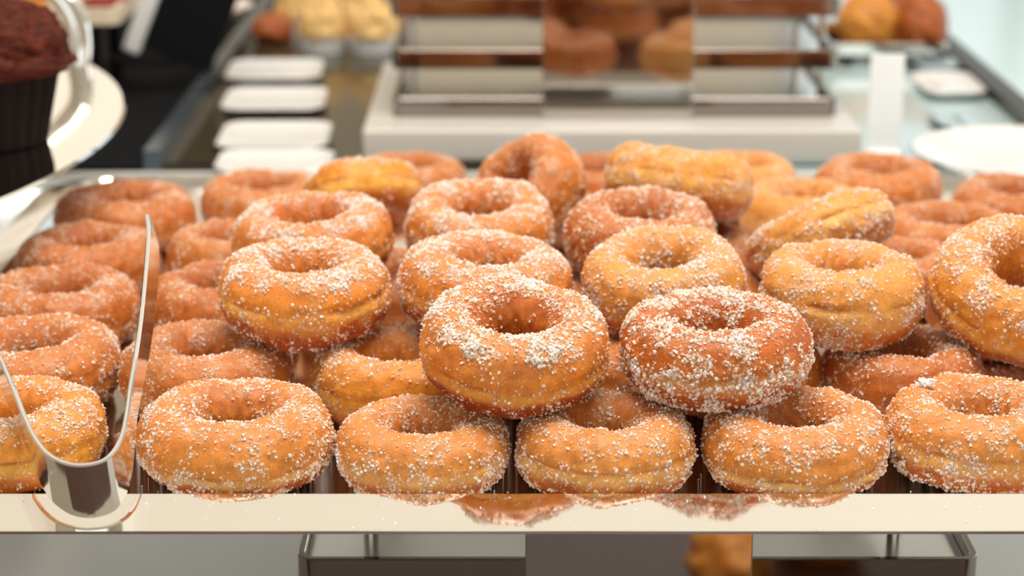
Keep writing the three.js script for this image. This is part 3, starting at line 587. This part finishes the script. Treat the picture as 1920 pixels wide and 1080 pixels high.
for (const [u, v, w, d, mat, label] of [[1776, 158, 0.060, 0.104, M.porcelain, 'white dish standing in for a reflection, between the reflection card and the bronze rail'], [1800, 222, 0.050, 0.088, M.porcelainGrey, 'blue-grey dish standing in for a reflection beside the bronze rail'], [1785, 278, 0.060, 0.068, M.porcelain, 'white dish standing in for a reflection behind the round white plate'], [1752, 118, 0.044, 0.072, M.porcelainGrey, 'small grey dish standing in for a reflection below the bread rolls']]) {
  const p = atHeight(u, v, TOP + 0.007); dish(w, d, 0.010, mat, label, [p.x, SETY, p.z], 'reflection dishes on the pale glass');
}
// round white plate just behind the tray
{
  const p = atHeight(1925, 314, TOP + 0.016);
  solo('round_plate', lathe([[0.0001, 0.004], [0.048, 0.004], [0.060, 0.006], [0.090, 0.016], [0.0915, 0.015], [0.062, 0.003], [0.048, 0], [0.0001, 0]], 72), M.porcelain, 'round white plate on the counter just behind the donut tray', 'plate', null, [p.x, TOP + 0.0145, p.z]);
}
// upright white card standing in for a window reflection in the pale glass
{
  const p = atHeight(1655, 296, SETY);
  const g = thing('reflection_card', 'blank upright white card standing in for a window reflection beside the tiered stand', 'card', [p.x, SETY, p.z]);
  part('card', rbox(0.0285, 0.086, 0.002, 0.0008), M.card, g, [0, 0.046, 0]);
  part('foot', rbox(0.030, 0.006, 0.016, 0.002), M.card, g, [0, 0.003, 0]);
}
// raised trays with other pastries
const golden = std(lin(1, 1, 1), 0.5, 0, { map: crumbTex([176, 96, 26], [232, 166, 70], 11, 14) });
const russet = std(lin(1, 1, 1), 0.5, 0, { map: crumbTex([120, 52, 14], [196, 106, 40], 17, 14) });
const paleGold = std(lin(1, 1, 1), 0.6, 0, { map: crumbTex([206, 152, 74], [250, 222, 164], 23, 12) });
const cherry = std(lin(0.25, 0.012, 0.010), 0.25);
function slabTray(name, label, pos, w, d, h, mat, legs = 0) {
  const g = thing(name, label, 'tray', pos);
  const L = (k, y, r) => ringLoop(0, 0, w / 2 - k, d / 2 - k, r, y, 0, 6);
  part('tray_body', loft([L(0.008, h - 0.012, 0.006), L(0.006, h, 0.008), L(0, h, 0.01), L(0, 0, 0.01), L(0.03, 0, 0.002)], true), mat, g);
  if (legs) for (const [sx, sz] of [[-1, -1], [1, -1], [-1, 1], [1, 1]]) part('leg', new THREE.CylinderGeometry(0.006, 0.006, legs, 12).translate(0, -legs / 2, 0), M.black, g, [sx * (w / 2 - 0.03), 0, sz * (d / 2 - 0.03)]);
  return g;
}
function roll(label, name, pos, rx, ry, rz, mat, group, cat = 'pastry') {
  const s = new THREE.SphereGeometry(1, 48, 32), p = s.attributes.position;
  for (let i = 0; i < p.count; i++) { const x = p.getX(i), y = p.getY(i), z = p.getZ(i), n = 1 + 0.08 * noise(x * 1.6 + pos[0] * 30, y * 1.6, z * 1.6) - 0.10 * Math.exp(-Math.pow((x + 0.15 * z) / 0.12, 2)) * (y > 0 ? y : 0); p.setXYZ(i, x * rx * n, Math.max(y * n, -0.72) * ry + 0.72 * ry, z * rz * n); }
  s.computeVertexNormals(); return solo(name, s, mat, label, cat, group, pos);
}
{ // bread rolls beyond the tiered stand
  const f = atDepth(1662, 104, 2.10), w = 0.13;
  slabTray('bread_tray', 'small steel tray of bread rolls behind the tiered stand', [f.x, f.y, f.z - 0.072], w, 0.144, 0.012, M.steel, f.y - SETY);
  const y = f.y + 0.0004, a = atDepth(1628, 60, 2.15), b = atDepth(1728, 64, 2.14), c = atDepth(1690, 20, 2.19);
  roll('golden round bread roll at the front of the small steel tray', 'bread_roll', [a.x, y, a.z], 0.033, 0.033, 0.030, golden, 'bread rolls');
  roll('reddish brown bread roll at the front of the small steel tray', 'bread_roll', [b.x, y, b.z], 0.027, 0.033, 0.029, russet, 'bread rolls');
  roll('dark brown bread roll at the back of the small steel tray', 'bread_roll', [c.x, y, c.z - 0.024], 0.029, 0.032, 0.027, russet, 'bread rolls');
}
{ // buns on the low customer-side shelf, mirrored in the stand under the tray
  for (const [x, z, l] of [[0.165, 0.36, 'golden bun on the low shelf, mirrored in the steel stand'], [0.255, 0.40, 'second golden bun on the low shelf beside the mirrored one']]) roll(l, 'round_bun', [x, 0.7752, z], 0.042, 0.034, 0.042, golden, null, 'bun');
}
{ // pale cupcakes on the dark glass
  const spots = [[606, 95, 0.027, 'pale cupcake in white paper cup, beside the one nearest the tiered stand'], [699, 95, 0.029, 'pale cupcake in white paper cup nearest the tiered stand']];
  for (const [u, v, R, label] of spots) { const p = atHeight(u, v, SETY); muffin(label, [p.x, SETY, p.z], R, 0.058, M.paper, paleGold, 'cupcake', 'cupcake', 'pale cupcakes', 0.32); }
  for (const [u, v, R, label] of [[565, 62, 0.029, 'pale cupcake of the far row above the white reflection dishes'], [655, 58, 0.031, 'pale cupcake of the far row between the two nearer cupcakes']]) { const p = atHeight(u, v, SETY); muffin(label, [p.x, SETY, p.z], R, 0.066, M.paper, paleGold, 'cupcake', 'cupcake', 'pale cupcakes', 0.32); }
  const p = atHeight(512, 78, SETY); roll('orange brown bun beside the pale cupcakes and the blue-grey rail', 'round_bun', [p.x, SETY, p.z], 0.023, 0.019, 0.024, russet, null, 'bun');
}
{ // pastries along the top of the tiered stand: one long row on its highest shelf
  const x0 = atDepth(960, 10, 1.75).x;
  for (let k = 0; k < 5; k++) {
    const x = -0.070 + k * 0.078, nm = ['golden pastry at the rail end of the top shelf of the tiered stand', 'second golden pastry on the top shelf of the tiered stand', 'middle pastry on the top shelf, behind the mirror plate', 'fourth golden pastry on the top shelf of the tiered stand', 'last golden pastry on the top shelf, nearest the bread rolls'][k];
    roll(nm, 'glazed_pastry', [x, SETY + TIERS[2] + 0.0122, tierZ - 0.05], 0.034, 0.024, 0.036, k % 2 ? golden : russet, 'pastries on the tiered stand');
  }
}
{ // pastry tray and black board beside the platter
  const f = atDepth(125, 50, 1.90), w = 0.137;
  slabTray('pastry_tray', 'cream tray of red and orange pastries far behind the muffin', [f.x - 0.022, f.y, f.z - 0.09], w, 0.16, 0.015, M.cream, f.y - SETY);
  const y = f.y + 0.0034;
  const a = atDepth(40, 8, 1.96), b = atDepth(205, 4, 1.96);
  roll('orange bun on the cream tray behind the muffin', 'round_bun', [a.x, y, a.z], 0.027, 0.024, 0.027, golden, null, 'bun');
  solo('cherry_tart', lathe([[0.0001, 0], [0.018, 0], [0.024, 0.011], [0.023, 0.013], [0.021, 0.012], [0.011, 0.018], [0.0001, 0.020]], 40), cherry, 'dark red cherry tart on the cream tray', 'tart', null, [b.x - 0.004, y, b.z]);
}
{ // tall black board with a white edge
  const g0 = atHeight(232, 172, SETY);
  const g = thing('black_board', 'black board with a broad white edge standing between platter and rail', 'board', [g0.x, SETY, g0.z]);
  const H = 0.15; g.rotation.set(0, 0, rad(-23)); g.position.y += 0.034;
  part('panel', rbox(0.07, H, 0.010, 0.003), M.black, g, [0.049, H / 2 + 0.020, 0]);
  part('edge_strip', rbox(0.018, H, 0.012, 0.004), M.porcelain, g, [0.006, H / 2 + 0.008, 0]);
  part('easel_foot', rbox(0.07, 0.006, 0.05, 0.002).rotateZ(rad(23)).translate(0.022, 0.006, -0.01), M.black, g);
}
{ // pale plate high up beyond the rail
  const p = atDepth(372, 8, 2.10);
  const g = thing('raised_plate', 'pale pink plate on a dark foot beyond the blue-grey rail', 'plate', [p.x, SETY, p.z - 0.02]);
  const Y = p.y - SETY - 0.014;
  part('plate', lathe([[0.0001, Y], [0.04, Y], [0.054, Y + 0.010], [0.053, Y + 0.011], [0.04, Y + 0.003], [0.0001, Y + 0.004]], 56), std(lin(0.78, 0.66, 0.62), 0.3), g);
  part('foot', lathe([[0.0001, 0], [0.018, 0], [0.016, 0.006], [0.010, 0.016], [0.010, Y - 0.004], [0.024, Y - 0.0002], [0.0001, Y - 0.0002]], 32), M.black, g);
}
shade(scene);
renderer.render(scene, camera);
